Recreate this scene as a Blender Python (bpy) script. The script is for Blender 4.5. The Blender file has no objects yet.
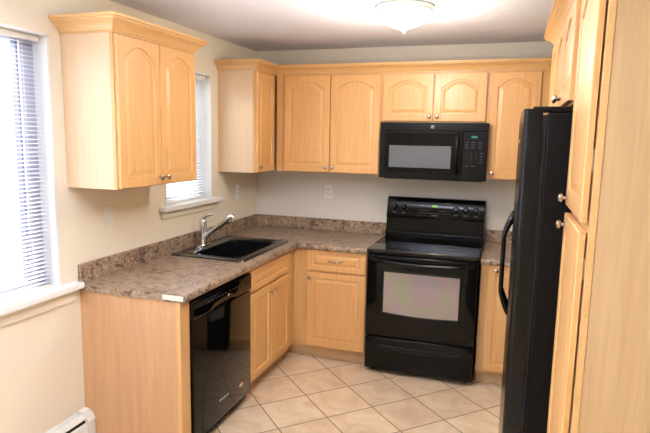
import bpy, bmesh, math, random
from mathutils import Vector, Matrix
random.seed(4)
C = bpy.context.scene.collection
S = bpy.context.scene
PI = math.pi

# ------------------------------------------------------------------ camera
cam_d = bpy.data.cameras.new('camera'); cam = bpy.data.objects.new('camera', cam_d); C.objects.link(cam)
yaw, pit, rol = .3256, .1432, .0188
fw = Vector((-math.sin(yaw)*math.cos(pit), math.cos(yaw)*math.cos(pit), -math.sin(pit)))
rt = Vector((math.cos(yaw), math.sin(yaw), 0)); up = rt.cross(fw)
r2 = rt*math.cos(rol)+up*math.sin(rol); u2 = up*math.cos(rol)-rt*math.sin(rol)
m = Matrix(((r2.x, u2.x, -fw.x, 2.1507), (r2.y, u2.y, -fw.y, -4.438), (r2.z, u2.z, -fw.z, 1.7072), (0, 0, 0, 1)))
cam.matrix_world = m
cam_d.sensor_width = 36; cam_d.lens = 548.46/650*36; cam_d.clip_start = .05
S.camera = cam

# ------------------------------------------------------------------ world, light, exposure
S.view_settings.view_transform = 'Standard'; S.view_settings.look = 'None'
S.view_settings.gamma = 1; S.view_settings.use_curve_mapping = False
S.view_settings.exposure = 0.65
W = bpy.data.worlds.new('world'); S.world = W; W.use_nodes = True
bg = W.node_tree.nodes['Background']; bg.inputs[0].default_value = (.80, .88, 1, 1); bg.inputs[1].default_value = 2.0

def area(name, loc, rot, sx, sy, e, col):
    d = bpy.data.lights.new(name, 'AREA'); d.shape = 'RECTANGLE'; d.size = sx; d.size_y = sy
    d.energy = e; d.color = col
    o = bpy.data.objects.new(name, d); C.objects.link(o); o.location = loc; o.rotation_euler = rot
    return o
# daylight outside the left windows, then two added fill lamps out of view
area('daylight_left', (-1.5, -3.0, 3.2), (0, -math.radians(52), 0), 1.6, 2.6, 280, (.82, .90, 1))
area('rear_fill', (1.0, -5.3, 2.40), (0, 0, 0), 2.2, 1.6, 12, (.84, .90, 1))  # added soft fill from above, no fixture modelled here
fl_ = area('ceiling_bounce_fill', (1.4, -4.2, 1.6), (0, 0, 0), .4, .4, 62, (.80, .87, 1))  # added unseen fill aimed up to brighten the ceiling
fl_.rotation_euler = Vector((-.12, .78, 1.0)).to_track_quat('-Z', 'Y').to_euler(); fl_.data.spread = math.radians(80)

# ------------------------------------------------------------------ materials
def s2l(c):
    return tuple(((x/255)/12.92 if x/255 <= .04045 else ((x/255+.055)/1.055)**2.4) for x in c)+(1,)
class N:
    def __init__(s, name):
        s.m = bpy.data.materials.new(name); s.m.use_nodes = True; s.t = s.m.node_tree
        s.b = s.t.nodes['Principled BSDF']
    def n(s, ty, **k):
        o = s.t.nodes.new(ty)
        for a, b in k.items():
            if a in o.inputs: o.inputs[a].default_value = b
            else: setattr(o, a, b)
        return o
    def l(s, a, b): s.t.links.new(a, b)
    def geo(s, scale=(1, 1, 1), rot=(0, 0, 0), loc=(0, 0, 0)):
        g = s.n('ShaderNodeNewGeometry'); mp = s.n('ShaderNodeMapping')
        mp.inputs['Scale'].default_value = scale; mp.inputs['Rotation'].default_value = rot; mp.inputs['Location'].default_value = loc
        s.l(g.outputs['Position'], mp.inputs['Vector']); return mp.outputs[0]
    def noise(s, vec, scale, detail=3, rough=.5, dist=0):
        o = s.n('ShaderNodeTexNoise'); o.inputs['Scale'].default_value = scale; o.inputs['Detail'].default_value = detail
        o.inputs['Roughness'].default_value = rough; o.inputs['Distortion'].default_value = dist
        s.l(vec, o.inputs['Vector']); return o.outputs['Fac']
    def ramp(s, fac, stops):
        o = s.n('ShaderNodeValToRGB'); e = o.color_ramp.elements
        while len(e) < len(stops): e.new(.5)
        for q, (p, c) in zip(e, stops): q.position = p; q.color = c
        s.l(fac, o.inputs[0]); return o.outputs[0]
    def bump(s, h, strength, dist=.002):
        o = s.n('ShaderNodeBump'); o.inputs['Strength'].default_value = strength; o.inputs['Distance'].default_value = dist
        s.l(h, o.inputs['Height']); s.l(o.outputs[0], s.b.inputs['Normal'])
def simple(name, col, rough=.5, metal=0, spec=None, coat=0, em=None, ems=0):
    q = N(name); q.b.inputs['Base Color'].default_value = s2l(col); q.b.inputs['Roughness'].default_value = rough
    q.b.inputs['Metallic'].default_value = metal
    if spec is not None: q.b.inputs['Specular IOR Level'].default_value = spec
    q.b.inputs['Coat Weight'].default_value = coat; q.b.inputs['Coat Roughness'].default_value = .05
    if em: q.b.inputs['Emission Color'].default_value = s2l(em); q.b.inputs['Emission Strength'].default_value = ems
    return q
def wood(name, a, b, rough=.38, sc=(26, 26, 1.3), coat=.15):
    q = N(name); v = q.geo(sc)
    f = q.noise(v, 3.2, 5, .6, .6)
    q.l(q.ramp(f, [(.3, s2l(a)), (.7, s2l(b))]), q.b.inputs['Base Color'])
    q.b.inputs['Roughness'].default_value = rough; q.b.inputs['Coat Weight'].default_value = coat; q.b.inputs['Coat Roughness'].default_value = .25
    return q.m
M = {}
M['maple'] = wood('honey_maple', (216, 163, 102), (229, 179, 117))
M['panel'] = wood('pale_maple_panel', (216, 184, 146), (226, 196, 158), .42, (30, 30, 1.1))
M['end'] = wood('orange_maple_board', (196, 150, 108), (208, 164, 122), .5, (14, 14, .7))
M['tall'] = wood('tan_maple_panel', (194, 159, 116), (207, 174, 128), .45, (20, 20, .8))
M['frame'] = wood('maple_frame_edge', (208, 160, 104), (220, 174, 116))
M['crown'] = wood('maple_crown', (216, 168, 108), (226, 182, 124), .35, (3, 3, 60))
M['inside'] = simple('cabinet_inside', (120, 92, 60), .8).m
M['kick'] = wood('toe_kick_wood', (196, 160, 116), (208, 172, 128), .6)
def paint(name, col, bs=.12, scale=160, rough=.75):
    q = simple(name, col, rough, spec=.3); v = q.geo(); q.bump(q.noise(v, scale, 2), bs, .002); return q.m
M['wall_l'] = paint('cream_wall_paint', (236, 226, 204))
M['wall_b'] = paint('back_wall_paint', (224, 219, 208))
M['ceiling'] = None
q = simple('popcorn_ceiling', (236, 234, 238), .9, spec=.1); v = q.geo(); q.bump(q.noise(v, 75, 4, .7), .7, .012); M['ceiling'] = q.m
M['trim'] = simple('white_trim', (238, 238, 234), .35).m
M['sash'] = simple('shaded_sash', (188, 184, 198), .5).m; M['gasket'] = simple('dark_gasket', (112, 110, 128), .6).m  # sash grey has the shade of the backlit frame painted in
M['cream'] = simple('cream_trim', (232, 224, 204), .5).m
M['white'] = simple('white_plastic', (236, 234, 226), .3).m
M['heater'] = simple('white_enamel', (232, 230, 222), .35).m
M['dark'] = simple('dark_slot', (25, 26, 30), .7).m
q = simple('white_slat', (240, 242, 248), .45); q.b.inputs['Transmission Weight'].default_value = 0; M['slat'] = q.m
# glass
q = N('window_glass'); q.t.nodes.remove(q.b)
out = [x for x in q.t.nodes if x.type == 'OUTPUT_MATERIAL'][0]
tr = q.n('ShaderNodeBsdfTransparent'); gl = q.n('ShaderNodeBsdfGlossy'); gl.inputs['Roughness'].default_value = .02
mx = q.n('ShaderNodeMixShader'); mx.inputs[0].default_value = .07
q.l(tr.outputs[0], mx.inputs[1]); q.l(gl.outputs[0], mx.inputs[2]); q.l(mx.outputs[0], out.inputs[0]); M['glass'] = q.m
# blacks
M['gloss'] = simple('gloss_black_enamel', (8, 8, 9), .10, spec=.24).m
M['gloss2'] = simple('gloss_black_door', (7, 7, 7), .07, spec=.28).m
M['satin'] = simple('satin_black', (13, 13, 14), .3, spec=.2).m
M['cooktop'] = simple('black_ceramic_glass', (8, 8, 10), .05, spec=.5).m
M['ring'] = simple('burner_ring_grey', (44, 44, 48), .15).m
q = simple('textured_black_side', (10, 10, 11), .42, spec=.15); v = q.geo(); q.bump(q.noise(v, 420, 3, .6), .5, .0015); M['fridge'] = q.m
q = simple('fridge_door_black', (9, 9, 10), .2, spec=.3); v = q.geo(); q.bump(q.noise(v, 420, 2, .5), .12, .001); M['fdoor'] = q.m
q = simple('sink_composite', (16, 18, 22), .12, spec=.7, coat=.4); v = q.geo(); q.bump(q.noise(v, 700, 2), .1, .0005); M['sink'] = q.m
M['mwglass'] = simple('microwave_window', (98, 103, 108), .22).m
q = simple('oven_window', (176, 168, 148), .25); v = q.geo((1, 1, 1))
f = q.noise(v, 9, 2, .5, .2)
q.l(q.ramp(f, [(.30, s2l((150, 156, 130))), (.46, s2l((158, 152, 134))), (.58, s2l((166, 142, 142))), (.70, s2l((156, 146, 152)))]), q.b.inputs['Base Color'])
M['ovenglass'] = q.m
M['mark'] = simple('grey_marking', (130, 132, 136), .5).m
M['mark2'] = simple('dim_marking', (74, 76, 80), .5).m
M['badge'] = simple('silver_badge', (200, 196, 186), .3, .6).m
M['teal'] = simple('teal_display', (10, 40, 40), .3, em=(70, 190, 180), ems=.35).m
M['green'] = simple('green_display', (10, 40, 10), .3, em=(120, 220, 60), ems=.45).m
M['chrome'] = simple('chrome', (215, 218, 222), .08, 1).m
M['nickel'] = simple('satin_nickel', (190, 182, 168), .25, 1).m
M['brass'] = simple('steel_strip', (190, 170, 120), .2, 1).m
M['drain'] = simple('drain_steel', (150, 150, 150), .3, 1).m
q = simple('lamp_glass', (255, 246, 224), .3, em=(255, 236, 196), ems=3.2); M['lamp'] = q.m
M['lampbase'] = simple('lamp_canopy', (226, 222, 200), .35).m
M['groove'] = simple('groove_shadow_gap', (70, 45, 25), .8).m
# countertop laminate
q = N('brown_laminate'); v = q.geo()
f1 = q.noise(v, 19, 6, .62, .9); f2 = q.noise(v, 70, 5, .7)
c1 = q.ramp(f1, [(.37, s2l((52, 36, 28))), (.45, s2l((108, 84, 66))), (.51, s2l((182, 156, 128))), (.57, s2l((134, 114, 98))), (.66, s2l((208, 186, 162)))])
c2 = q.ramp(f2, [(.38, s2l((50, 36, 28))), (.50, s2l((142, 116, 92))), (.62, s2l((214, 194, 170)))])
mx = q.n('ShaderNodeMix'); mx.data_type = 'RGBA'; mx.inputs[0].default_value = .35
q.l(c1, mx.inputs[6]); q.l(c2, mx.inputs[7]); q.l(mx.outputs[2], q.b.inputs['Base Color'])
q.b.inputs['Roughness'].default_value = .28; M['counter'] = q.m
# floor tiles laid diagonally
q = N('diagonal_floor_tile'); T = .3225
v = q.geo(rot=(0, 0, 0)); mp = v.node
mp.inputs['Location'].default_value = (-.944, 1.196, 0)
mp2 = q.n('ShaderNodeMapping'); mp2.inputs['Rotation'].default_value = (0, 0, PI/4); mp2.inputs['Scale'].default_value = (1/T,)*3
q.l(v, mp2.inputs['Vector'])
sep = q.n('ShaderNodeSeparateXYZ'); q.l(mp2.outputs[0], sep.inputs[0])
def mt(op, a, b=None, c=None):
    o = q.n('ShaderNodeMath'); o.operation = op
    for i, x in enumerate((a, b, c)):
        if x is None: continue
        if isinstance(x, (int, float)): o.inputs[i].default_value = x
        else: q.l(x, o.inputs[i])
    return o.outputs[0]
ds = []
for ax in 'XY':
    fr = mt('FRACT', sep.outputs[ax]); ds.append(mt('MINIMUM', fr, mt('SUBTRACT', 1.0, fr)))
dd = mt('MINIMUM', *ds)
grout = mt('LESS_THAN', dd, .011)
fl = q.n('ShaderNodeVectorMath'); fl.operation = 'FLOOR'; q.l(mp2.outputs[0], fl.inputs[0])
wn = q.n('ShaderNodeTexWhiteNoise'); wn.noise_dimensions = '2D'; q.l(fl.outputs[0], wn.inputs['Vector'])
ad = q.n('ShaderNodeVectorMath'); ad.operation = 'MULTIPLY_ADD'; ad.inputs[1].default_value = (9, 9, 9)
q.l(wn.outputs['Color'], ad.inputs[0]); q.l(v, ad.inputs[2])
nz = q.noise(ad.outputs[0], 5, 6, .62, .8)
base = q.ramp(nz, [(.3, s2l((208, 178, 144))), (.5, s2l((224, 198, 164))), (.7, s2l((234, 214, 184)))])
hv = q.n('ShaderNodeHueSaturation'); q.l(base, hv.inputs['Color']); q.l(mt('MULTIPLY_ADD', wn.outputs['Value'], .10, .95), hv.inputs['Value'])
mx = q.n('ShaderNodeMix'); mx.data_type = 'RGBA'; q.l(grout, mx.inputs[0]); q.l(hv.outputs[0], mx.inputs[6]); mx.inputs[7].default_value = s2l((126, 100, 74))
q.l(mx.outputs[2], q.b.inputs['Base Color']); q.b.inputs['Roughness'].default_value = .38
q.bump(mt('MINIMUM', dd, .02), .6, .05); M['tile'] = q.m

# ------------------------------------------------------------------ mesh helpers
def wloc(o):
    v = Vector((0, 0, 0))
    while o is not None: v += Vector(o.location); o = o.parent
    return v
def obj(name, bm, mat, parent=None, smooth=False, label=None, loc=None):
    """links bm (world coordinates) as one mesh object whose origin sits at its parent's base"""
    base = wloc(parent) if parent is not None else Vector(loc or (0, 0, 0))
    bmesh.ops.translate(bm, verts=bm.verts, vec=-base)
    bmesh.ops.recalc_face_normals(bm, faces=bm.faces)
    me = bpy.data.meshes.new(name); bm.to_mesh(me); bm.free()
    if isinstance(mat, (list, tuple)):
        for x in mat: me.materials.append(x)
    else: me.materials.append(mat)
    if smooth:
        me.shade_smooth()
        me.set_sharp_from_angle(angle=math.radians(35))
    o = bpy.data.objects.new(name, me); C.objects.link(o)
    if parent is not None: o.parent = parent
    else: o.location = base
    if label: o['label'] = label
    return o
def tag(o, label, cat, group=None):
    o['label'] = label; o['category'] = cat
    if group: o['group'] = group
    return o
def thing(name, loc, label, cat, group=None):
    o = bpy.data.objects.new(name, None); C.objects.link(o); o.location = loc; o.empty_display_size = .1
    return tag(o, label, cat, group)
def struct(name, bm, mat, **k):
    o = obj(name, bm, mat, **k); o['kind'] = 'structure'; return o
def box(bm, x0, x1, y0, y1, z0, z1, bev=0, seg=2, mi=0):
    r = bmesh.ops.create_cube(bm, size=1)
    vs = r['verts']
    for v in vs:
        v.co = Vector(((x0+x1)/2+v.co.x*(x1-x0), (y0+y1)/2+v.co.y*(y1-y0), (z0+z1)/2+v.co.z*(z1-z0)))
    fs = {f for v in vs for f in v.link_faces}
    for f in fs: f.material_index = mi
    if bev:
        es = list({e for v in vs for e in v.link_edges})
        bmesh.ops.bevel(bm, geom=es, offset=bev, segments=seg, affect='EDGES', profile=.5)
    return bm
def B(*a, **k):
    return box(bmesh.new(), *a, **k)
def tube(bm, pts, rad, n=12, caps=True):
    pts = [Vector(p) for p in pts]; rings = []
    rr = rad if isinstance(rad, (list, tuple)) else [rad]*len(pts)
    ref = None
    for i, p in enumerate(pts):
        t = (pts[min(i+1, len(pts)-1)]-pts[max(i-1, 0)]).normalized()
        if ref is None:
            ref = Vector((0, 0, 1)) if abs(t.z) < .9 else Vector((1, 0, 0))
        a = (ref-t*ref.dot(t)).normalized(); b = t.cross(a); ref = a
        rings.append([bm.verts.new(p+(a*math.cos(2*PI*k/n)+b*math.sin(2*PI*k/n))*rr[i]) for k in range(n)])
    for r0, r1 in zip(rings, rings[1:]):
        for k in range(n): bm.faces.new((r0[k], r0[(k+1) % n], r1[(k+1) % n], r1[k]))
    if caps: bm.faces.new(rings[0]); bm.faces.new(rings[-1])
    return bm
def lathe(bm, prof, org, axis=(0, 0, 1), n=24):
    """prof: (radius, height along axis)"""
    ax = Vector(axis).normalized(); ref = Vector((0, 0, 1)) if abs(ax.z) < .9 else Vector((1, 0, 0))
    a = (ref-ax*ref.dot(ax)).normalized(); b = ax.cross(a); org = Vector(org); rings = []
    for r, h in prof:
        if r < 1e-6: rings.append([bm.verts.new(org+ax*h)])
        else: rings.append([bm.verts.new(org+ax*h+(a*math.cos(2*PI*k/n)+b*math.sin(2*PI*k/n))*r) for k in range(n)])
    for r0, r1 in zip(rings, rings[1:]):
        for k in range(n):
            k2 = (k+1) % n
            if len(r0) == 1 and len(r1) == 1: continue
            if len(r0) == 1: bm.faces.new((r0[0], r1[k], r1[k2]))
            elif len(r1) == 1: bm.faces.new((r0[k], r0[k2], r1[0]))
            else: bm.faces.new((r0[k], r0[k2], r1[k2], r1[k]))
    if len(rings[0]) > 1: bm.faces.new(rings[0])
    if len(rings[-1]) > 1: bm.faces.new(rings[-1])
    return bm
def loft(bm, loops, cap0=True, cap1=True, mi=0):
    rs = [[bm.verts.new(p) for p in lp] for lp in loops]; n = len(rs[0])
    for a, b in zip(rs, rs[1:]):
        for k in range(n):
            f = bm.faces.new((a[k], a[(k+1) % n], b[(k+1) % n], b[k])); f.material_index = mi
    if cap0: bm.faces.new(rs[0]).material_index = mi
    if cap1: bm.faces.new(rs[-1]).material_index = mi
    return bm
class Fr:
    """local frame on a cabinet front: u runs left to right as seen from in front, v up, n out of the front"""
    def __init__(s, kind, plane):
        s.k = kind; s.p = plane
    def __call__(s, u, v, n):
        if s.k == 'back': return Vector((u, s.p-n, v))       # faces -y
        if s.k == 'left': return Vector((s.p+n, u, v))       # faces +x
        return Vector((s.p-n, u, v))                         # 'right' faces -x
    def n(s):
        return {'back': Vector((0, -1, 0)), 'left': Vector((1, 0, 0)), 'right': Vector((-1, 0, 0))}[s.k]
def door_bm(F, u0, u1, v0, v1, arch=True, stile=.047, rail=.052, th=.019, small=False):
    """raised panel door: flat frame, routed groove, bevelled field; arch gives the cathedral top"""
    bm = bmesh.new(); w = u1-u0; h = v1-v0
    ah = min(.055, w*.15) if arch else 0
    NT = 25
    def loop(mg, n, rect=False):
        L, R, Bt, T0 = u0+stile+mg, u1-stile-mg, v0+rail+mg, v1-rail*.82-mg
        if rect: L, R, Bt, T0 = u0+mg, u1-mg, v0+mg, v1-mg
        pts = [F(L, Bt, n), F(R, Bt, n)]
        for i in range(NT):
            t = 1-2*i/(NT-1); a = abs(t)/.86
            dz = 0; a = abs(t)/.96
            if arch and not rect:
                dz = -ah + (ah*(1-a*a)**1.25 if a < 1 else 0)
            pts.append(F((L+R)/2+t*(R-L)/2, T0+dz, n))
        return pts
    e = .003
    loops = [loop(0, 0, True), loop(0, th-e, True), loop(e, th, True), loop(0, th), loop(.003, th-.006), loop(.012, th-.0065), loop(.032, th-.0015)]
    loft(bm, loops)
    return bm
def knob_bm(F, u, v, n=.019, r=.015):
    prof = [(.006, 0), (.006, .008), (.0055, .012), (r*.9, .016), (r, .020), (r*.92, .025), (r*.55, .028), (0, .029)]
    return lathe(bmesh.new(), prof, F(u, v, n), F.n(), 20)
def door(F, u0, u1, v0, v1, parent, arch=True, knob=None, name='door', mat=None, **k):
    d = obj(name, door_bm(F, u0, u1, v0, v1, arch, **k), mat or M['maple'], parent)
    if knob: obj('knob', knob_bm(F, *knob), M['nickel'], d, smooth=True, label='round satin nickel knob')
    return d
def crown_bm(path, z0, z1, prj, closed_back=None):
    """path: list of (x, y, ox, oy): face corner and outward mitre direction"""
    H = z1-z0
    prof = [(0, 0), (.12, 0), (.12, .10), (.20, .16), (.28, .30), (.42, .46), (.62, .60), (.82, .70), (.86, .74), (.86, .82), (1, .86), (1, 1), (0, 1)]
    bm = bmesh.new()
    loft(bm, [[Vector((x+ox*p*prj, y+oy*p*prj, z0+q*H)) for p, q in prof] for x, y, ox, oy in path])
    return bm
def text_bm(s, size, F, u, v, n, flip=False, align='CENTER', ex=.0004):
    cu = bpy.data.curves.new('t', 'FONT'); cu.body = s; cu.size = size; cu.align_x = align; cu.align_y = 'CENTER'; cu.extrude = ex
    cu.resolution_u = 2
    o = bpy.data.objects.new('t', cu); C.objects.link(o)
    bpy.context.view_layer.update()
    me = bpy.data.meshes.new_from_object(o.evaluated_get(bpy.context.evaluated_depsgraph_get()))
    bm = bmesh.new(); bm.from_mesh(me)
    sg = -1 if F.k == 'right' else 1
    for q in bm.verts: q.co = F(u+q.co.x*sg, v+q.co.y, n+q.co.z+ex)
    bpy.data.objects.remove(o); bpy.data.curves.remove(cu); bpy.data.meshes.remove(me)
    return bm
def merge(a, b):
    me = bpy.data.meshes.new('tmp'); b.to_mesh(me); a.from_mesh(me); bpy.data.meshes.remove(me); b.free(); return a

# ------------------------------------------------------------------ room shell
CH = 2.43; XR = 2.96; YF = -6.6; WT = .14
struct('floor', B(-.14, XR+.14, YF-.14, .14, -.1, 0), M['tile'])
struct('ceiling', B(-.14, XR+.14, YF-.14, .14, CH, CH+.1), M['ceiling'])
struct('wall_back', B(-.14, XR+.14, 0, .14, 0, CH), M['wall_b'])
struct('wall_right', B(XR, XR+.14, YF, 0, 0, CH), M['wall_l'])
# left wall with two window openings
BW = (-3.75, -2.285, .925, 2.175)      # dining window: y0,y1,z0,z1
SW = (-1.37, -.775, 1.235, 2.15)      # sink window
bm = bmesh.new()
ys = [YF, BW[0], BW[1], SW[0], SW[1], 0]
for i in (0, 2, 4): box(bm, -WT, 0, ys[i], ys[i+1], 0, CH)
for (a, b, z0, z1) in (BW, SW):
    box(bm, -WT, 0, a, b, 0, z0); box(bm, -WT, 0, a, b, z1, CH)
bmesh.ops.remove_doubles(bm, verts=bm.verts, dist=1e-5)
struct('wall_left', bm, M['wall_l'])
# rear wall behind the photographer
struct('wall_front', B(-.14, XR+.14, YF-.14, YF, 0, CH), M['wall_l'])

def window(nm, W4, sash='sash'):
    y0, y1, z0, z1 = W4
    w = bpy.data.objects.new(nm, None); C.objects.link(w); w.location = (0, (y0+y1)/2, z0); w['kind'] = 'structure'
    bm = bmesh.new(); t = .045; ts = .085
    for a, b in ((y0, y0+ts), (y1-ts, y1)): box(bm, -.135, -.085, a, b, z0, z1)
    for a, b in ((z0, z0+t), (z1-t, z1)): box(bm, -.132, -.088, y0+ts, y1-ts, a, b)
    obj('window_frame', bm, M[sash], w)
    bm = bmesh.new()
    for a, b in ((y0+ts, y0+ts+.018), (y1-ts-.018, y1-ts)): box(bm, -.128, -.092, a, b, z0+t, z1-t)
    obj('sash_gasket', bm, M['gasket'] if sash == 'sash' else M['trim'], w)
    obj('glass_pane', B(-.112, -.108, y0+t, y1-t, z0+t, z1-t), M['glass'], w)
    # white jamb liners
    bm = bmesh.new()
    box(bm, -.085, .004, y1-.012, y1, z0, z1); box(bm, -.085, .004, y0, y0+.012, z0, z1); box(bm, -.085, .004, y0, y1, z1-.012, z1)
    obj('window_jamb', bm, M['trim'], w)
    return w
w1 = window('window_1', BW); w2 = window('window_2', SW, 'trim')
# stools (inner sills) with cream aprons
obj('window_sill', B(-.085, .055, BW[0]-.1, -2.175, .895, .929, bev=.006), M['trim'], w1)
obj('window_apron', B(.0005, .016, BW[0]-.07, -2.19, .83, .895, bev=.003), M['cream'], w1)
obj('window_sill', B(-.085, .05, -1.44, -.685, 1.205, 1.239, bev=.006), M['trim'], w2)
obj('window_apron', B(.0005, .014, -1.42, -.735, 1.155, 1.205, bev=.003), M['cream'], w2)

def blind(W4, label, pitch=.0205, wand=None, tilt=38):
    y0, y1, z0, z1 = W4; y0 += .018; y1 -= .018
    t = thing('window_blind', (-.05, (y0+y1)/2, z0), label, 'blind')
    obj('head_rail', B(-.066, -.034, y0, y1, z1-.042, z1-.014, bev=.002), M['white'], t)
    obj('bottom_rail', B(-.062, -.038, y0+.003, y1-.003, z0+.004, z0+.016, bev=.002), M['white'], t)
    bm = bmesh.new(); z = z0+.03; a = math.radians(tilt); hw = .0125
    while z < z1-.05:
        for s in (0,):
            c, sn = math.cos(a)*hw, math.sin(a)*hw
            p = [Vector((-.05-c, 0, z-sn)), Vector((-.05, 0, z+.0018)), Vector((-.05+c, 0, z+sn))]
            q0 = [bm.verts.new((v.x, y0+.004, v.z)) for v in p]; q1 = [bm.verts.new((v.x, y1-.004, v.z)) for v in p]
            q2 = [bm.verts.new((v.x, y0+.004, v.z-.0009)) for v in p]; q3 = [bm.verts.new((v.x, y1-.004, v.z-.0009)) for v in p]
            for i in (0, 1):
                bm.faces.new((q0[i], q0[i+1], q1[i+1], q1[i])); bm.faces.new((q2[i], q2[i+1], q3[i+1], q3[i]))
            bm.faces.new((q0[0], q1[0], q3[0], q2[0])); bm.faces.new((q0[2], q1[2], q3[2], q2[2]))
            bm.faces.new((q0[0], q0[1], q0[2], q2[2], q2[1], q2[0])); bm.faces.new((q1[0], q1[1], q1[2], q3[2], q3[1], q3[0]))
        z += pitch
    obj('slats', bm, M['slat'], t)
    n = 3 if y1-y0 > 1 else 2
    for i in range(n):
        yy = y0+.1+(y1-y0-.2)*i/(n-1)
        bm = bmesh.new()
        for dx in (-.013, .013): tube(bm, [(-.05+dx, yy, z0+.01), (-.05+dx, yy, z1-.03)], .0009, 6)
        obj('ladder_cord', bm, M['white'], t)
    if wand:
        bm = bmesh.new(); tube(bm, [(-.03, wand[0], z1-.05), (-.028, wand[0]+.004, wand[1])], .003, 8)
        obj('tilt_wand' if wand[2] else 'pull_cord', bm, M['white'], t)
    return t
blind((BW[0], BW[1], BW[2], BW[3]), 'white horizontal mini blind hanging in the large window at far left', wand=(-2.43, 1.25, 1), tilt=-5)
blind((SW[0], SW[1], SW[2], SW[3]), 'white horizontal mini blind hanging in the small window above the sink', wand=(-.93, 1.62, 0), tilt=-5)

# ground and hedge outside the windows
struct('ground', B(-9, -.2, -12, 6, -.5, -.3), simple('pale_outdoor_ground', (200, 204, 206), .9).m)

# ------------------------------------------------------------------ upper cabinets
ZB, ZT = 1.43, 2.192
UD = .311
FL = Fr('left', UD); FB = Fr('back', -UD)
g_up = 'maple wall cabinets'
# near left wall cabinet
t = thing('wall_cabinet', (0, -1.86, ZB), 'maple two-door wall cabinet hanging alone between the large window and the sink window', 'cabinet')
obj('carcass', B(.001, UD-.019, -2.206, -1.505, ZB, ZT, bev=.001), M['panel'], t, label='pale maple side panel')
bm = bmesh.new(); F0 = -2.206; F1 = -1.505
box(bm, UD-.019, UD, F0, F1, ZB, ZT); obj('face_frame', bm, M['frame'], t)
door(FL, -2.197, -1.862, ZB+.005, ZT-.012, t, knob=(-1.888, ZB+.045))
door(FL, -1.854, -1.510, ZB+.005, ZT-.012, t, knob=(-1.828, ZB+.045))
cr = crown_bm([(.002, -2.206, 0, -1), (UD, -2.206, 1, -1), (UD, -1.505, 1, 1), (.002, -1.505, 0, 1)], 2.185, 2.262, .07)
obj('crown', cr, M['crown'], t)
# corner wall cabinet on left wall
t = thing('wall_cabinet', (0, -.35, ZB), 'narrow maple corner wall cabinet with one arched door, right of the sink window', 'cabinet')
obj('carcass', B(.001, UD-.019, -.668, -.001, ZB, ZT, bev=.001), M['panel'], t, label='pale maple side panel')
obj('face_frame', B(UD-.019, UD, -.668, -.33, ZB, ZT), M['frame'], t)
door(FL, -.660, -.352, ZB+.005, ZT-.012, t, knob=(-.634, ZB+.045))
# two-door on back wall
t = thing('wall_cabinet', (.77, 0, ZB), 'maple two-door wall cabinet on the back wall, left of the microwave', 'cabinet')
obj('carcass', B(.335, 1.196, -UD+.019, -.001, ZB, ZT, bev=.001), M['panel'], t)
obj('face_frame', B(.332, 1.196, -UD, -UD+.019, ZB, ZT), M['frame'], t)
door(FB, .402, .786, ZB+.005, ZT-.012, t, knob=(.762, ZB+.045))
door(FB, .794, 1.184, ZB+.005, ZT-.012, t, knob=(.820, ZB+.045))
# over the microwave
t = thing('wall_cabinet', (1.59, 0, 1.83), 'short maple two-door wall cabinet directly above the microwave', 'cabinet')
obj('carcass', B(1.197, 1.967, -UD+.019, -.001, 1.83, ZT, bev=.001), M['panel'], t)
obj('face_frame', B(1.197, 1.967, -UD, -UD+.019, 1.83, ZT), M['frame'], t)
door(FB, 1.204, 1.578, 1.838, ZT-.012, t, knob=(1.554, 1.873))
door(FB, 1.586, 1.952, 1.838, ZT-.012, t, knob=(1.611, 1.873))
# right of the microwave
t = thing('wall_cabinet', (2.16, 0, ZB), 'maple single-door wall cabinet right of the microwave, behind the refrigerator', 'cabinet')
obj('carcass', B(1.968, 2.70, -UD+.019, -.001, ZB, ZT, bev=.001), M['panel'], t)
obj('face_frame', B(1.968, 2.70, -UD, -UD+.019, ZB, ZT), M['frame'], t)
door(FB, 1.980, 2.308, ZB+.005, ZT-.012, t, knob=(2.018, ZB+.045))
door(FB, 2.370, 2.690, ZB+.005, ZT-.012, t)
# continuous crown round the corner
cr = crown_bm([(.002, -.668, 0, -1), (UD, -.668, 1, -1), (UD, -UD, 1, -1), (2.70, -UD, 0, -1)], 2.193, 2.262, .065)
tag(obj('crown_moulding', cr, M['crown']), 'long maple crown moulding running round the corner above the back wall cabinets', 'moulding')

# ------------------------------------------------------------------ tall units on the right
PX = 2.347; FRp = Fr('right', PX-.005); FRo = Fr('right', PX-.016)
t = thing('pantry_cabinet', (2.65, -2.69, 0), 'tall pale maple pantry cabinet at the right edge, nearest the viewer', 'cabinet')
obj('carcass', B(PX+.017, XR-.001, -2.92, -2.475, 0.0, ZT, bev=.001), M['tall'], t, label='tall plain maple side panel')
obj('face_frame', B(PX, PX+.0165, -2.922, -2.474, .0, ZT, bev=.001), M['crown'], t)
door(FRp, -2.903, -2.485, 1.503, ZT-.012, t, knob=(-2.555, 1.532), th=.017)
door(FRp, -2.903, -2.485, .115, 1.477, t, knob=(-2.555, 1.447), arch=False, th=.017)
for z in (2.10, 1.66, 1.38, .20):
    bm = B(PX-.0045, PX+.001, -2.895, -2.870, z-.03, z+.03); lathe(bm, [(.002, -.028), (.002, .028)], (PX-.0025, -2.902, z), n=10)
    obj('hinge', bm, M['nickel'], t)
t = thing('wall_cabinet', (2.65, -1.87, 1.834), 'deep maple wall cabinet above the refrigerator', 'cabinet')
obj('carcass', B((PX-.016)+.02, XR-.001, -2.473, -1.25, 1.834, ZT, bev=.001), M['panel'], t)
obj('face_frame', B((PX-.016), (PX-.016)+.0195, -2.473, -1.25, 1.834, ZT), M['frame'], t)
door(FRo, -2.462, -2.08, 1.842, ZT-.012, t, knob=(-2.11, 1.872))
door(FRo, -2.072, -1.69, 1.842, ZT-.012, t, knob=(-2.045, 1.872))
door(FRo, -1.68, -1.29, 1.842, ZT-.012, t)
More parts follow.
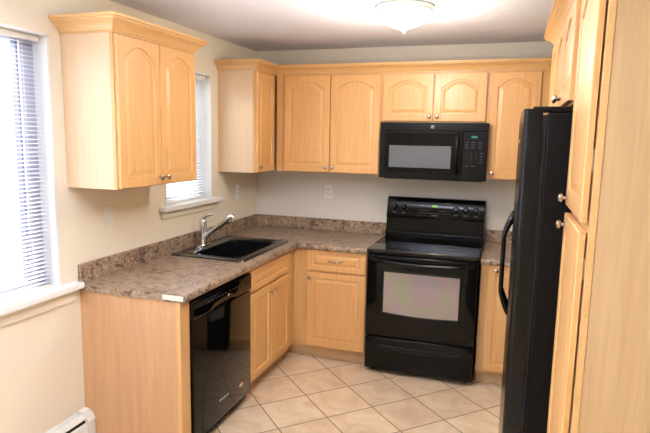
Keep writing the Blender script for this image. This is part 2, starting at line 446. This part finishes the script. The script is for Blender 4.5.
cr = crown_bm([(XR-.002, -2.922, 0, -1), ((PX-.016)-.0, -2.922, -1, -1), ((PX-.016)-.0, -1.25, -1, 1), (XR-.002, -1.25, 0, 1)], 2.193, 2.262, .062)
tag(obj('crown_moulding', cr, M['crown']), 'maple crown moulding along the top of the pantry and refrigerator cabinets', 'moulding')

# ------------------------------------------------------------------ base cabinets
BD = .611; FLb = Fr('left', BD); FBb = Fr('back', -BD); ZC = .876
t = thing('base_cabinet', (.3, -1.0, 0), 'maple sink base cabinet with two doors and a false drawer front, right of the dishwasher', 'cabinet')
bm = bmesh.new()
box(bm, .002, BD-.019, -1.388, -1.370, .10, ZC); box(bm, .002, BD-.019, -1.370, -.613, .10, .118); box(bm, .002, .012, -1.370, -.613, .118, ZC)
obj('carcass', bm, M['panel'], t)
obj('toe_kick', B(.53, .548, -1.388, -.613, 0, .10), M['kick'], t)
bm = bmesh.new(); box(bm, BD-.019, BD, -1.388, -.613, .10, .72); box(bm, BD-.019, BD, -1.388, -.613, .855, ZC)
box(bm, BD-.019, BD, -1.388, -1.37, .72, .855); box(bm, BD-.019, BD, -.75, -.613, .72, .855)
obj('face_frame', bm, M['frame'], t)
door(FLb, -1.381, -1.060, .112, .700, t, arch=False, knob=(-1.092, .652))
door(FLb, -1.052, -.735, .112, .700, t, arch=False, knob=(-1.020, .652))
door(FLb, -1.381, -.735, .715, .862, t, arch=False, name='drawer_front', stile=.045, rail=.036)
t = thing('base_cabinet', (.95, -.3, 0), 'maple base cabinet with one drawer over one door, left of the stove', 'cabinet')
bm = bmesh.new(); box(bm, .612, 1.196, -BD+.019, -.002, .10, ZC)
obj('carcass', bm, M['panel'], t)
bm = bmesh.new(); box(bm, .53, .548, -.6125, -.53, 0, .10); box(bm, .548, 1.196, -.548, -.53, 0, .10); obj('toe_kick', bm, M['kick'], t)
obj('face_frame', B(BD+.001, 1.196, -BD, -BD+.0185, .10, ZC), M['frame'], t)
door(FBb, .728, 1.188, .118, .698, t, arch=False, knob=(.757, .655))
d = door(FBb, .728, 1.188, .712, .872, t, arch=False, name='drawer', stile=.045, rail=.036)
pts = [FBb(.952-.05+.1*i/12, .792+.003*math.sin(PI*i/12), .019+.004+.022*math.sin(PI*i/12)) for i in range(13)]
bm = tube(bmesh.new(), pts, [.0035+.0025*math.sin(PI*i/12) for i in range(13)], 10)
for u in (.902, 1.002): lathe(bm, [(.008, 0), (.008, .003), (.004, .006), (0, .008)], FBb(u, .792, .019), FBb.n(), 12)
obj('drawer_pull', bm, M['nickel'], d, smooth=True, label='arched nickel drawer pull')
t = thing('base_cabinet', (2.3, -.3, 0), 'maple base cabinet right of the stove, half hidden by the refrigerator', 'cabinet')
obj('carcass', B(1.996, 2.955, -BD+.019, -.002, .10, ZC), M['panel'], t)
obj('toe_kick', B(1.996, 2.955, -.548, -.53, 0, .10), M['kick'], t)
obj('face_frame', B(1.996, 2.955, -BD, -BD+.0185, .10, ZC), M['frame'], t)
door(FBb, 2.045, 2.42, .118, .872, t, arch=False, knob=(2.098, .835))
door(FBb, 2.43, 2.80, .118, .872, t, arch=False)
# end panel
t = thing('end_panel', (.3, -2.15, 0), 'plain maple end panel closing the counter run beside the baseboard heater', 'panel')
obj('panel', B(.001, BD-.012, -2.155, -2.137, 0, ZC), M['end'], t)
obj('edge_stile', B(BD-.0115, BD+.012, -2.156, -2.072, 0, ZC, bev=.002), M['frame'], t, label='orange maple edge strip')

# ------------------------------------------------------------------ countertop
SK = (.035, .582, -1.395, -.62)   # sink rim x0,x1,y0,y1
def nosing(bm, path):
    """rounded laminate front edge swept along path of (x,y,ox,oy)"""
    z0, z1 = .873, .914; d = .022; pr = [(0, z0), (d*.75, z0), (d, z0+.008), (d, z1-.016), (d*.86, z1-.006), (d*.5, z1-.0005), (0, z1)]
    loft(bm, [[Vector((x+ox*p, y+oy*p, z)) for p, z in pr] for x, y, ox, oy in path])
bm = bmesh.new(); hx0, hx1, hy0, hy1 = SK[0]+.02, SK[1]-.02, SK[2]+.02, SK[3]-.02
cx1 = .628; zt = .914; zb = .8765
box(bm, .0, cx1, -2.165, hy0, zb, zt); box(bm, 0, hx0, hy0, hy1, zb, zt); box(bm, hx1, cx1, hy0, hy1, zb, zt)
box(bm, 0, cx1, hy1, 0, zb, zt); box(bm, cx1, 1.199, -.628, 0, zb, zt)
nosing(bm, [(cx1, -2.165, 1, 0), (cx1, -.628, 1, -1), (1.199, -.628, 0, -1)])
box(bm, .0005, .021, -2.165, -.0005, zt, 1.016, bev=.004); box(bm, .0212, 1.199, -.021, -.0005, zt, 1.016, bev=.004)
t = obj('countertop', bm, M['counter'], loc=(0, 0, .876))
tag(t, 'L-shaped brown mottled laminate countertop with backsplash holding the sink', 'countertop')
obj('end_cap', B(.53, .650, -2.1685, -2.1653, .886, .912, bev=.001), M['cream'], t, label='loose cream end cap strip')
bm = bmesh.new(); box(bm, 1.992, 2.955, -.628, 0, zb, zt); nosing(bm, [(1.992, -.628, 0, -1), (2.955, -.628, 0, -1)])
box(bm, 1.992, 2.955, -.021, -.0005, zt, 1.016, bev=.004)
tag(obj('countertop', bm, M['counter'], loc=(2, 0, .876)), 'short brown laminate countertop between the stove and the refrigerator', 'countertop')

# ------------------------------------------------------------------ sink
def rrect(x0, x1, y0, y1, z, r, n=5):
    pts = []
    for cx, cy, a0 in ((x1-r, y1-r, 0), (x0+r, y1-r, PI/2), (x0+r, y0+r, PI), (x1-r, y0+r, 1.5*PI)):
        for i in range(n+1):
            a = a0+PI/2*i/n; pts.append(Vector((cx+r*math.cos(a), cy+r*math.sin(a), z)))
    return pts
t = thing('sink', (.3, -1, .914), 'black drop-in single-bowl sink set in the brown countertop', 'sink')
x0, x1, y0, y1 = SK; z = .9145
bx = (.16, .505, -1.31, -.74)
bm = bmesh.new()
loft(bm, [rrect(x0, x1, y0, y1, z, .03), rrect(x0+.004, x1-.004, y0+.004, y1-.004, z+.008, .03), rrect(x0+.022, x1-.022, y0+.022, y1-.022, z+.014, .025),
          rrect(x0+.03, x1-.03, y0+.03, y1-.03, z+.012, .02),
          rrect(bx[0]-.012, bx[1]+.012, bx[2]-.012, bx[3]+.012, z+.010, .05), rrect(*bx, z+.002, .05), rrect(bx[0]+.012, bx[1]-.012, bx[2]+.012, bx[3]-.012, z-.16, .05),
          rrect(bx[0]+.05, bx[1]-.05, bx[2]+.05, bx[3]-.05, z-.185, .04),
          rrect(bx[0]+.04, bx[1]-.04, bx[2]+.04, bx[3]-.04, z-.192, .04), rrect(bx[0]-.0, bx[1]+.0, bx[2]-.0, bx[3]+.0, z-.165, .05), rrect(bx[0]-.012, bx[1]+.012, bx[2]-.012, bx[3]+.012, z-.004, .05),
          rrect(x0, x1, y0, y1, z, .03)], cap0=False, cap1=False)
obj('basin', bm, M['sink'], t, smooth=True)
bm = lathe(bmesh.new(), [(.045, 0), (.045, .003), (.036, .004), (.03, .001), (0, .001)], (.33, -.99, z-.185), n=24)
obj('drain', bm, M['drain'], t, smooth=True)
# faucet
fx, fy, fz = .095, -1.062, .9265
t = thing('faucet', (fx, fy, fz), 'chrome single-lever pull-out faucet standing on the back of the black sink', 'faucet')
bm = bmesh.new()
loft(bm, [rrect(fx-.03, fx+.03, fy-.085, fy+.085, fz, .028), rrect(fx-.03, fx+.03, fy-.085, fy+.085, fz+.006, .028), rrect(fx-.024, fx+.024, fy-.079, fy+.079, fz+.01, .024)])
obj('deck_plate', bm, M['chrome'], t, smooth=True)
bm = lathe(bmesh.new(), [(.028, 0), (.027, .015), (.024, .04), (.023, .09), (.026, .12), (.0275, .145), (.025, .165), (.019, .18), (.008, .188), (0, .189)], (fx, fy, fz+.01), n=24)
obj('column', bm, M['chrome'], t, smooth=True)
bm = bmesh.new()
tube(bm, [(fx-.006, fy, fz+0.183), (fx+.01, fy-.002, fz+0.202), (fx+.035, fy-.004, fz+0.216), (fx+.065, fy-.006, fz+0.226), (fx+.085, fy-.008, fz+0.230)], [.014, .0125, .009, .008, .006], 12)
obj('lever', bm, M['chrome'], t, smooth=True)
sp = Vector((fx+.012, fy, fz+.065)); ep = Vector((.298, fy+.01, 1.128))
bm = tube(bmesh.new(), [sp.lerp(ep, k) for k in (0, .15, .5, .85, 1)], [.021, .018, .017, .019, .022], 16)
obj('spout', bm, M['chrome'], t, smooth=True)
dr = (ep-sp).normalized()
bm = tube(bmesh.new(), [ep-dr*.01, ep+dr*.012, ep+dr*.03+Vector((0, 0, -.006)), ep+dr*.040+Vector((0, 0, -.016))], [.022, .028, .029, .021], 16)
sh = obj('spray_head', bm, M['chrome'], t, smooth=True)
ob = lathe(bmesh.new(), [(.016, 0), (.014, .004), (0, .004)], ep+dr*.040+Vector((0, 0, -.016)), dr+Vector((0, 0, -.8)), 16)
obj('spray_face', ob, M['white'], sh)

# ------------------------------------------------------------------ dishwasher
t = thing('dishwasher', (.33, -1.72, 0), 'black dishwasher under the counter between the end panel and the sink cabinet', 'dishwasher')
D0, D1 = -2.068, -1.398
obj('tub', B(.03, .60, D0, D1, .02, .868), M['satin'], t)
obj('toe_panel', B(.56, .585, D0, D1, .0, .07), M['satin'], t)
FD = Fr('left', .60)
dw = obj('door', B(.6005, .640, D0+.003, D1-.003, .075, .745, bev=.006), M['gloss2'], t, smooth=True)
# control panel with curved recessed grip
bm = bmesh.new()
ns = 24; loops = []
for i in range(ns+1):
    yy = D0+.003+(D1-D0-.006)*i/ns; s = abs((i/ns-.5)*2)
    g = max(0, 1-(s/.38)**2)**.5 if s < .38 else 0
    zl = .748+.020*g
    loops.append([Vector((.6005, yy, zl)), Vector((.634, yy, zl)), Vector((.640, yy, zl+.004)), Vector((.643, yy, zl+.012)), Vector((.643, yy, .842)), Vector((.638, yy, .852)), Vector((.6005, yy, .856))])
loft(bm, loops)
cp = obj('control_panel', bm, M['gloss2'], t, smooth=True)
obj('grip_recess', B(.6002, .612, -1.83, -1.62, .7455, .785), M['dark'], t)
bm = bmesh.new()
for i in range(11):
    u = D0+.15+i*.036+(.02 if i > 5 else 0); box(bm, .6425, .6434, u, u+.020, .812, .8145)
obj('control_marks', bm, M['mark2'], cp)
bm = bmesh.new()
for u in (-1.465, -1.435): box(bm, .642, .6445, u-.009, u+.009, .806, .822, bev=.0005)
obj('push_button', bm, M['satin'], cp)
FDd = Fr('left', .640)
obj('brand_badge', text_bm('Whirlpool', .026, FDd, -1.752, .190, .0003), M['badge'], dw, label='small silver script badge')
bm = lathe(bmesh.new(), [(.026, 0), (.026, .0012), (.021, .0016), (0, .0014)], (0, 0, 0), (1, 0, 0), 24)
for v_ in bm.verts: v_.co = Vector((.640+v_.co.x, -1.535+v_.co.y*1.0, .172+v_.co.z*.45))
ob = obj('round_badge', bm, M['badge'], dw, label='small oval silver badge')
obj('latch_light', B(.6425, .6445, -1.70, -1.683, .790, .800, bev=.0005), M['badge'], cp)

# ------------------------------------------------------------------ stove
R0, R1 = 1.207, 1.984
t = thing('stove', (1.595, -.35, 0), 'black freestanding electric stove with glass cooktop below the microwave', 'stove')
obj('body', B(R0+.004, R1-.004, -.655, -.03, .03, .905), M['satin'], t)
for x in (R0+.05, R1-.05):
    for y in (-.60, -.09): obj('foot', lathe(bmesh.new(), [(.018, 0), (.018, .02), (.012, .03), (0, .03)], (x, y, 0), n=14), M['dark'], t)
# cooktop
bm = bmesh.new()
loft(bm, [rrect(R0, R1, -.700, -.03, .905, .012), rrect(R0-.001, R1+.001, -.703, -.03, .915, .014), rrect(R0-.001, R1+.001, -.703, -.03, .924, .014), rrect(R0+.004, R1-.004, -.698, -.033, .930, .012), rrect(R0+.014, R1-.014, -.686, -.04, .930, .010), rrect(R0+.016, R1-.016, -.684, -.042, .928, .010)])
ct = obj('cooktop', bm, M['cooktop'], t, smooth=True)
for (x, y, r) in ((1.40, -.50, .115), (1.79, -.50, .09), (1.40, -.235, .075), (1.79, -.235, .10)):
    bm = bmesh.new()
    for rr in (r, r*.62):
        n = 48; rg = [[bm.verts.new((x+q_*math.cos(2*PI*k/n), y+q_*math.sin(2*PI*k/n), .9281+h)) for k in range(n)] for q_, h in ((rr, 0), (rr, .0006), (rr-.003, .0006), (rr-.003, 0))]
        for a_ in range(4):
            for k in range(n): bm.faces.new((rg[a_][k], rg[a_][(k+1) % n], rg[(a_+1) % 4][(k+1) % n], rg[(a_+1) % 4][k]))
    obj('burner_ring', bm, M['ring'], ct)
# backguard: side profile swept in x
def sweep_x(x0, x1, prof, bev=.006):
    bm = bmesh.new(); loft(bm, [[Vector((x, y, z)) for y, z in prof] for x in (x0, x1)])
    return bm
prof = [(-.004, .906), (-.115, .930), (-.120, .962), (-.112, .974), (-.100, .978), (-.088, 1.072), (-.088, 1.078), (-.098, 1.088), (-.102, 1.098), (-.074, 1.232), (-.066, 1.243), (-.045, 1.246), (-.004, 1.24)]
bm = sweep_x(R0+.006, R1-.006, prof)
bmesh.ops.bevel(bm, geom=[e for e in bm.edges if abs(e.verts[0].co.x-e.verts[1].co.x) < 1e-6 and min(e.verts[0].co.z, e.verts[1].co.z) > 1.09 and max(e.verts[0].co.y, e.verts[1].co.y) < -.01], offset=.008, segments=3, affect='EDGES')
bgd = obj('backguard', bm, M['gloss'], t, smooth=True)
# strip where the cooktop meets the backguard
obj('trim_strip', B(R0+.012, R1-.012, -.1215, -.1185, .944, .950), M['gloss'], bgd)
# tilted control face frame: v along slope
cy0, cz0, cy1, cz1 = -.102, 1.098, -.074, 1.232
sl = Vector((0, cy1-cy0, cz1-cz0)).normalized(); nn = Vector((0, -sl.z, sl.y))
class Tilt:
    k = 'back'
    def __call__(s, u, v, n): return Vector((u, cy0, cz0))+sl*v+nn*n
    def n(s): return nn
FT = Tilt()
for x in (1.278, 1.351, 1.760, 1.836, 1.911):
    bm = lathe(bmesh.new(), [(.0245, 0), (.0245, .003), (.019, .006), (.017, .02), (.015, .023), (0, .023)], FT(x, .070, 0), nn, 24)
    k = obj('control_knob', bm, M['gloss'], bgd, smooth=True)
    bm = bmesh.new()
    a = random.uniform(-.3, .3)
    q0 = FT(x, .070, .0245); d1 = (Vector((1, 0, 0))*math.sin(a)+sl*math.cos(a))
    tube(bm, [q0+d1*.006, q0+d1*.014], .0012, 6); obj('pointer_mark', bm, M['mark'], k)
    bm = bmesh.new()
    for j in range(11):
        a = math.radians(-140+28*j); c = FT(x, .070, .0006); dv = Vector((1, 0, 0))*math.sin(a)+sl*math.cos(a)
        tube(bm, [c+dv*.028, c+dv*.033], .0011, 5)
    merge(bm, text_bm({1.278: 'FRONT', 1.351: 'REAR', 1.760: 'REAR', 1.836: 'FRONT', 1.911: 'OVEN'}[x], .011, FT, x, .024, .0003))
    obj('dial_marks', bm, M['mark'], bgd)
bm = bmesh.new(); pts = [FT(u, v, .0008) for u, v in ((1.480, .030), (1.712, .030), (1.712, .112), (1.480, .112))]
tube(bm, pts+[pts[0]], .0007, 5, False)
for r_ in (.088, .052):
    for u in (1.500, 1.522, 1.544, 1.640, 1.662, 1.684):
        c = FT(u, r_, .0006); tube(bm, [c-Vector((.006, 0, 0)), c+Vector((.006, 0, 0))], .0016, 5)
merge(bm, text_bm('Frigidaire', .014, FT, 1.598, .016, .0003))
obj('panel_marks', bm, M['mark'], bgd)
bm = bmesh.new(); loft(bm, [[FT(1.575, .080, n), FT(1.615, .080, n), FT(1.615, .096, n), FT(1.575, .096, n)] for n in (0, .001)])
obj('clock_display', bm, M['green'], bgd, label='green lit clock display')
# oven door with arched handle
bm = bmesh.new(); box(bm, R0+.004, R1-.004, -.695, -.656, .292, .888, bev=.008, seg=3)
od = obj('oven_door', bm, M['gloss2'], t, smooth=True)
def winloop(m_, y, n=14):
    a, b, z0, z1 = 1.325+m_, 1.880-m_, .462+m_, .785-m_
    pts = [Vector((a, y, z1)), ]
    pts = [Vector((a+(b-a)*i/n, y, z0-.012*math.sin(PI*i/n))) for i in range(n+1)]+[Vector((b, y, z1)), Vector((a, y, z1))]
    return pts
bm = bmesh.new(); loft(bm, [winloop(0, -.6945), winloop(0, -.6965), winloop(.004, -.6975), winloop(.010, -.6975), winloop(.012, -.6965)])
obj('window_frame', bm, M['satin'], od)
bm = bmesh.new(); loft(bm, [winloop(.0145, -.6965), winloop(.0145, -.6980)])
obj('oven_window', bm, M['ovenglass'], od, label='pale iridescent oven window glass')
pts = []
for i in range(25):
    s = i/24; e = math.sin(PI*s)
    pts.append((R0+.035+(R1-R0-.07)*s, -.693-.050*min(1, e*3.2)-.008*e, .862-.016*e))
bm = tube(bmesh.new(), pts, [.015 if 1 < i < 23 else .017 for i in range(25)], 12)
obj('oven_handle', bm, M['gloss'], od, smooth=True)
obj('vent_slot', B(R0+.03, R1-.03, -.668, -.655, .889, .897), M['dark'], t)
# storage drawer
bm = B(R0+.004, R1-.004, -.690, -.656, .038, .282, bev=.007, seg=3)
dr_ = obj('storage_drawer', bm, M['gloss'], t, smooth=True)
ns = 24
def cres(i):
    s = i/ns; u = 1.315+.575*s; e = math.sin(PI*s)**.6
    return u, .222-.014*math.sin(PI*s), e
bm = bmesh.new(); lo = []
for i in range(ns+1):
    u, zc, e = cres(i); h = .016*e+.002
    lo.append([Vector((u, -.6885, zc+h*.3)), Vector((u, -.698-.010*e, zc+h*.1)), Vector((u, -.700-.012*e, zc-h*.6)), Vector((u, -.6885, zc-h))])
loft(bm, lo); obj('drawer_handle', bm, M['satin'], dr_, smooth=True)
bm = bmesh.new(); lo = []
for i in range(ns+1):
    u, zc, e = cres(i)
    lo.append([Vector((u, -.6905, zc+.010*e+.006)), Vector((u, -.6905, zc+.002)), Vector((u, -.688, zc+.002)), Vector((u, -.688, zc+.010*e+.006))])
loft(bm, lo); obj('grip_recess', bm, M['dark'], dr_)

# ------------------------------------------------------------------ microwave
Q0, Q1, QZ0, QZ1 = 1.208, 1.982, 1.418, 1.8285
t = thing('microwave', (1.595, -.2, QZ0), 'black over-the-range microwave mounted under the short maple cabinet', 'microwave')
obj('body', B(Q0+.004, Q1-.004, -.365, -.003, QZ0+.004, QZ1), M['satin'], t)
FM = Fr('back', -.400)
obj('top_vent', B(Q0, Q1, -.398, -.366, 1.768, QZ1-.001, bev=.004), M['satin'], t)
logo = lathe(bmesh.new(), [(.013, 0), (.013, .001), (.011, .0012), (.011, .0008), (0, .0008)], (1.592, -.398, 1.797), (0, -1, 0), 24)
merge(logo, text_bm('GE', .013, FM, 1.592, 1.797, -.001))
obj('logo_badge', logo, M['mark'], t, label='round grey logo badge')
dm = obj('door', B(Q0, 1.806, -.400, -.366, QZ0, 1.766, bev=.004), M['satin'], t)
def rl(a, b, z0, z1, y): return [Vector((a, y, z0)), Vector((b, y, z0)), Vector((b, y, z1)), Vector((a, y, z1))]
bm = bmesh.new(); loft(bm, [rl(1.245, 1.755, 1.462, 1.752, -.3995), rl(1.247, 1.753, 1.464, 1.750, -.4015), rl(1.278, 1.732, 1.498, 1.662, -.4015), rl(1.280, 1.730, 1.500, 1.660, -.4003)])
obj('window_surround', bm, M['gloss'], dm)
obj('door_window', B(1.280, 1.730, -.4008, -.3995, 1.500, 1.660), M['mwglass'], dm, label='grey mesh microwave window')
pts = [(1.775, -.398, 1.748), (1.775, -.425, 1.742), (1.775, -.438, 1.725), (1.775, -.442, 1.61), (1.775, -.438, 1.495), (1.775, -.425, 1.478), (1.775, -.398, 1.472)]
obj('door_handle', tube(bmesh.new(), pts, .011, 12), M['gloss'], dm, smooth=True)
cp = obj('control_panel', B(1.808, Q1, -.400, -.366, QZ0, 1.766, bev=.004), M['satin'], t)
obj('display', B(1.868, 1.908, -.4012, -.3995, 1.722, 1.736), M['teal'], cp, label='small teal clock display')
bm = bmesh.new()
for r_, z in enumerate((1.690, 1.672, 1.654)):
    for u in (1.838, 1.880, 1.930): box(bm, u-.010, u+.012, -.4008, -.3995, z-.002, z+.002)
dg = ['123', '456', '789', '0']
for r_, row in enumerate(dg):
    for c_, ch in enumerate(row if len(row) == 3 else ' 0 '):
        if ch != ' ': merge(bm, text_bm(ch, .014, FM, 1.842+c_*.032, 1.616-r_*.022, .0002))
    box(bm, 1.932, 1.950, -.4008, -.3995, 1.612-r_*.022, 1.618-r_*.022)
for u in (1.846, 1.888): box(bm, u-.010, u+.010, -.4008, -.3995, 1.520, 1.526)
obj('keypad_marks', bm, M['mark2'], cp)
obj('underside_grille', B(Q0+.03, Q1-.03, -.355, -.05, QZ0-.008, QZ0+.0035), M['dark'], t)

# ------------------------------------------------------------------ refrigerator
FX = 2.178; G0, G1 = -2.452, -1.55; GZ = 1.815
t = thing('refrigerator', (2.6, -2.0, 0), 'tall black side-by-side refrigerator between the pantry and the back counter', 'refrigerator')
obj('cabinet_body', B(2.252, 2.94, G0, G1, .02, GZ-.012, bev=.008), M['fridge'], t, label='textured black side panel')
obj('base_grille', B(2.24, 2.30, G0+.01, G1-.01, .0, .075), M['dark'], t)
mid = -1.84
def fdoor(y0, y1):
    # plan outline with strongly rounded front corners, extruded in z
    n = 8; r = .028; P = []
    P.append((2.238, y0)); 
    for i in range(n+1):
        a = PI/2*i/n; P.append((FX+r-r*math.sin(a)+.0, y0+r-r*math.cos(a)))
    for i in range(1, 8):
        s = i/8; P.append((FX-.006*math.sin(PI*s), y0+r+(y1-y0-2*r)*s))
    for i in range(n+1):
        a = PI/2*i/n; P.append((FX+r-r*math.cos(a), y1-r+r*math.sin(a)))
    P.append((2.238, y1))
    bm = bmesh.new()
    loft(bm, [[Vector((x, y, z)) for x, y in P] for z in (.085, GZ)])
    return bm
for (a, b, hy, nm) in ((G0, mid-.003, mid-.045, 'refrigerator_door'), (mid+.003, G1, mid+.045, 'freezer_door')):
    d = obj(nm, fdoor(a, b), M['fdoor'], t, smooth=True)
    pts = []; rad = []
    zlo, zhi = .93, 1.385
    for i in range(29):
        s = i/28; e = min(1, math.sin(PI*s)*1.6)
        pts.append((FX+.002-.042*e**.8, hy, zlo+(zhi-zlo)*s)); rad.append(.010+.004*(1-e))
    obj('door_handle', tube(bmesh.new(), pts, rad, 10), M['gloss'], d, smooth=True)
obj('gasket', B(2.2382, 2.2515, G0+.012, G1-.012, .09, GZ-.02), M['dark'], t)
for y in (G0+.035, G1-.035):
    bm = bmesh.new(); box(bm, 2.205, 2.44, y-.030, y+.030, GZ-.011, GZ+.008, bev=.006)
    obj('hinge_cover', bm, M['satin'], t)
obj('brand_badge', B(FX-.0075, FX-.0045, -2.26, -2.24, 1.70, 1.715, bev=.0006), M['badge'], t)

# ------------------------------------------------------------------ ceiling light
LX, LY = 1.535, -1.31
t = thing('ceiling_light', (LX, LY, CH), 'round flush ceiling light with glowing white glass bowl', 'light')
bm = lathe(bmesh.new(), [(.10, 0), (.158, -0.0031), (.165, -0.0109), (.160, -0.0187), (.150, -0.0234), (.152, -0.0296), (.140, -0.0351), (.10, -0.0359)], (LX, LY, CH), n=40)
obj('canopy', bm, M['lampbase'], t, smooth=True, label='cream metal rim')
bm = lathe(bmesh.new(), [(.130, -0.0359), (.136, -0.0468), (.128, -0.0663), (.105, -0.0874), (.07, -0.1053), (.035, -0.1170), (.014, -0.1217), (0, -0.1225)], (LX, LY, CH), n=40)
obj('glass_bowl', bm, M['lamp'], t, smooth=True, label='glowing frosted glass bowl')
bm = lathe(bmesh.new(), [(0, -0.1209), (.016, -0.1217), (.018, -0.1264), (.010, -0.1310), (.008, -0.1373), (.003, -0.1420), (0, -0.1427)], (LX, LY, CH), n=16)
obj('finial', bm, M['lampbase'], t, smooth=True)
pl = bpy.data.lights.new('bulb', 'POINT'); pl.energy = 17; pl.color = (1, .93, .84); pl.shadow_soft_size = .12
po = bpy.data.objects.new('bulb', pl); C.objects.link(po); po.location = (LX, LY, CH-.30)

# ------------------------------------------------------------------ outlets and switches
def plate(kind, F, u, v, label):
    t = thing('wall_outlet' if kind == 'outlet' else 'light_switch', F(u, v, 0), label, 'outlet' if kind == 'outlet' else 'switch')
    def fb(u0, u1, v0, v1, n0, n1, bev=0):
        a, b = F(u0, v0, n0), F(u1, v1, n1)
        return B(min(a.x, b.x), max(a.x, b.x), min(a.y, b.y), max(a.y, b.y), min(a.z, b.z), max(a.z, b.z), bev=bev)
    w = .036
    obj('cover_plate', fb(u-w, u+w, v-.058, v+.058, .0005, .006, .002), M['white'], t)
    if kind == 'outlet':
        for s in (-1, 1):
            r = obj('socket', fb(u-.016, u+.016, v+s*.020-.013, v+s*.020+.013, .006, .008, .0008), M['cream'], t)
            bm = fb(u-.008, u-.0055, v+s*.020-.005, v+s*.020+.005, .008, .0084); box_ = fb(u+.0055, u+.008, v+s*.020-.004, v+s*.020+.004, .008, .0084)
            merge(bm, box_); obj('slot', bm, M['dark'], r)
    else:
        obj('rocker', fb(u-.016, u+.016, v-.033, v+.033, .006, .009, .001), M['white'], t)
    return t
FW = Fr('left', 0); FK = Fr('back', 0)
plate('switch', FW, -1.917, 1.242, 'white switch plate on the left wall under the near wall cabinet')
plate('outlet', FW, -.345, 1.248, 'white outlet plate on the left wall under the corner wall cabinet')
plate('outlet', FK, .684, 1.248, 'white outlet plate on the back wall between sink corner and stove')

# ------------------------------------------------------------------ baseboard heater
t = thing('baseboard_heater', (0, -3.1, 0), 'white baseboard heater on the left wall below the large window', 'heater')
H0, H1 = -4.3, -2.16
prof = [(.002, .03), (.06, .03), (.064, .04), (.064, .155), (.056, .160), (.056, .175), (.045, .200), (.002, .205)]
bm = bmesh.new(); loft(bm, [[Vector((x, y, z)) for x, z in ((.002, .02), (.012, .02), (.012, .19), (.002, .205))] for y in (H0, H1-.06)])
obj('back_panel', bm, M['heater'], t)
bm = bmesh.new(); loft(bm, [[Vector((x, y, z)) for x, z in ((.058, .045), (.066, .045), (.066, .150), (.060, .158), (.058, .150))] for y in (H0, H1-.055)])
obj('front_cover', bm, M['heater'], t)
bm = bmesh.new(); loft(bm, [[Vector((x, y, z)) for x, z in ((.0125, .186), (.030, .200), (.058, .182), (.060, .176), (.055, .178), (.030, .192), (.0125, .182))] for y in (H0, H1-.055)])
obj('top_deflector', bm, M['heater'], t)
bm = bmesh.new(); loft(bm, [[Vector((x, y, z)) for x, z in ((.002, .0), (.070, .0), (.072, .16), (.060, .188), (.035, .208), (.002, .210))] for y in (H1-.055, H1)])
obj('end_cap', bm, M['heater'], t)
bm = bmesh.new(); box(bm, .014, .052, H0, H1-.055, .06, .165); obj('heating_fins', bm, M['dark'], t)
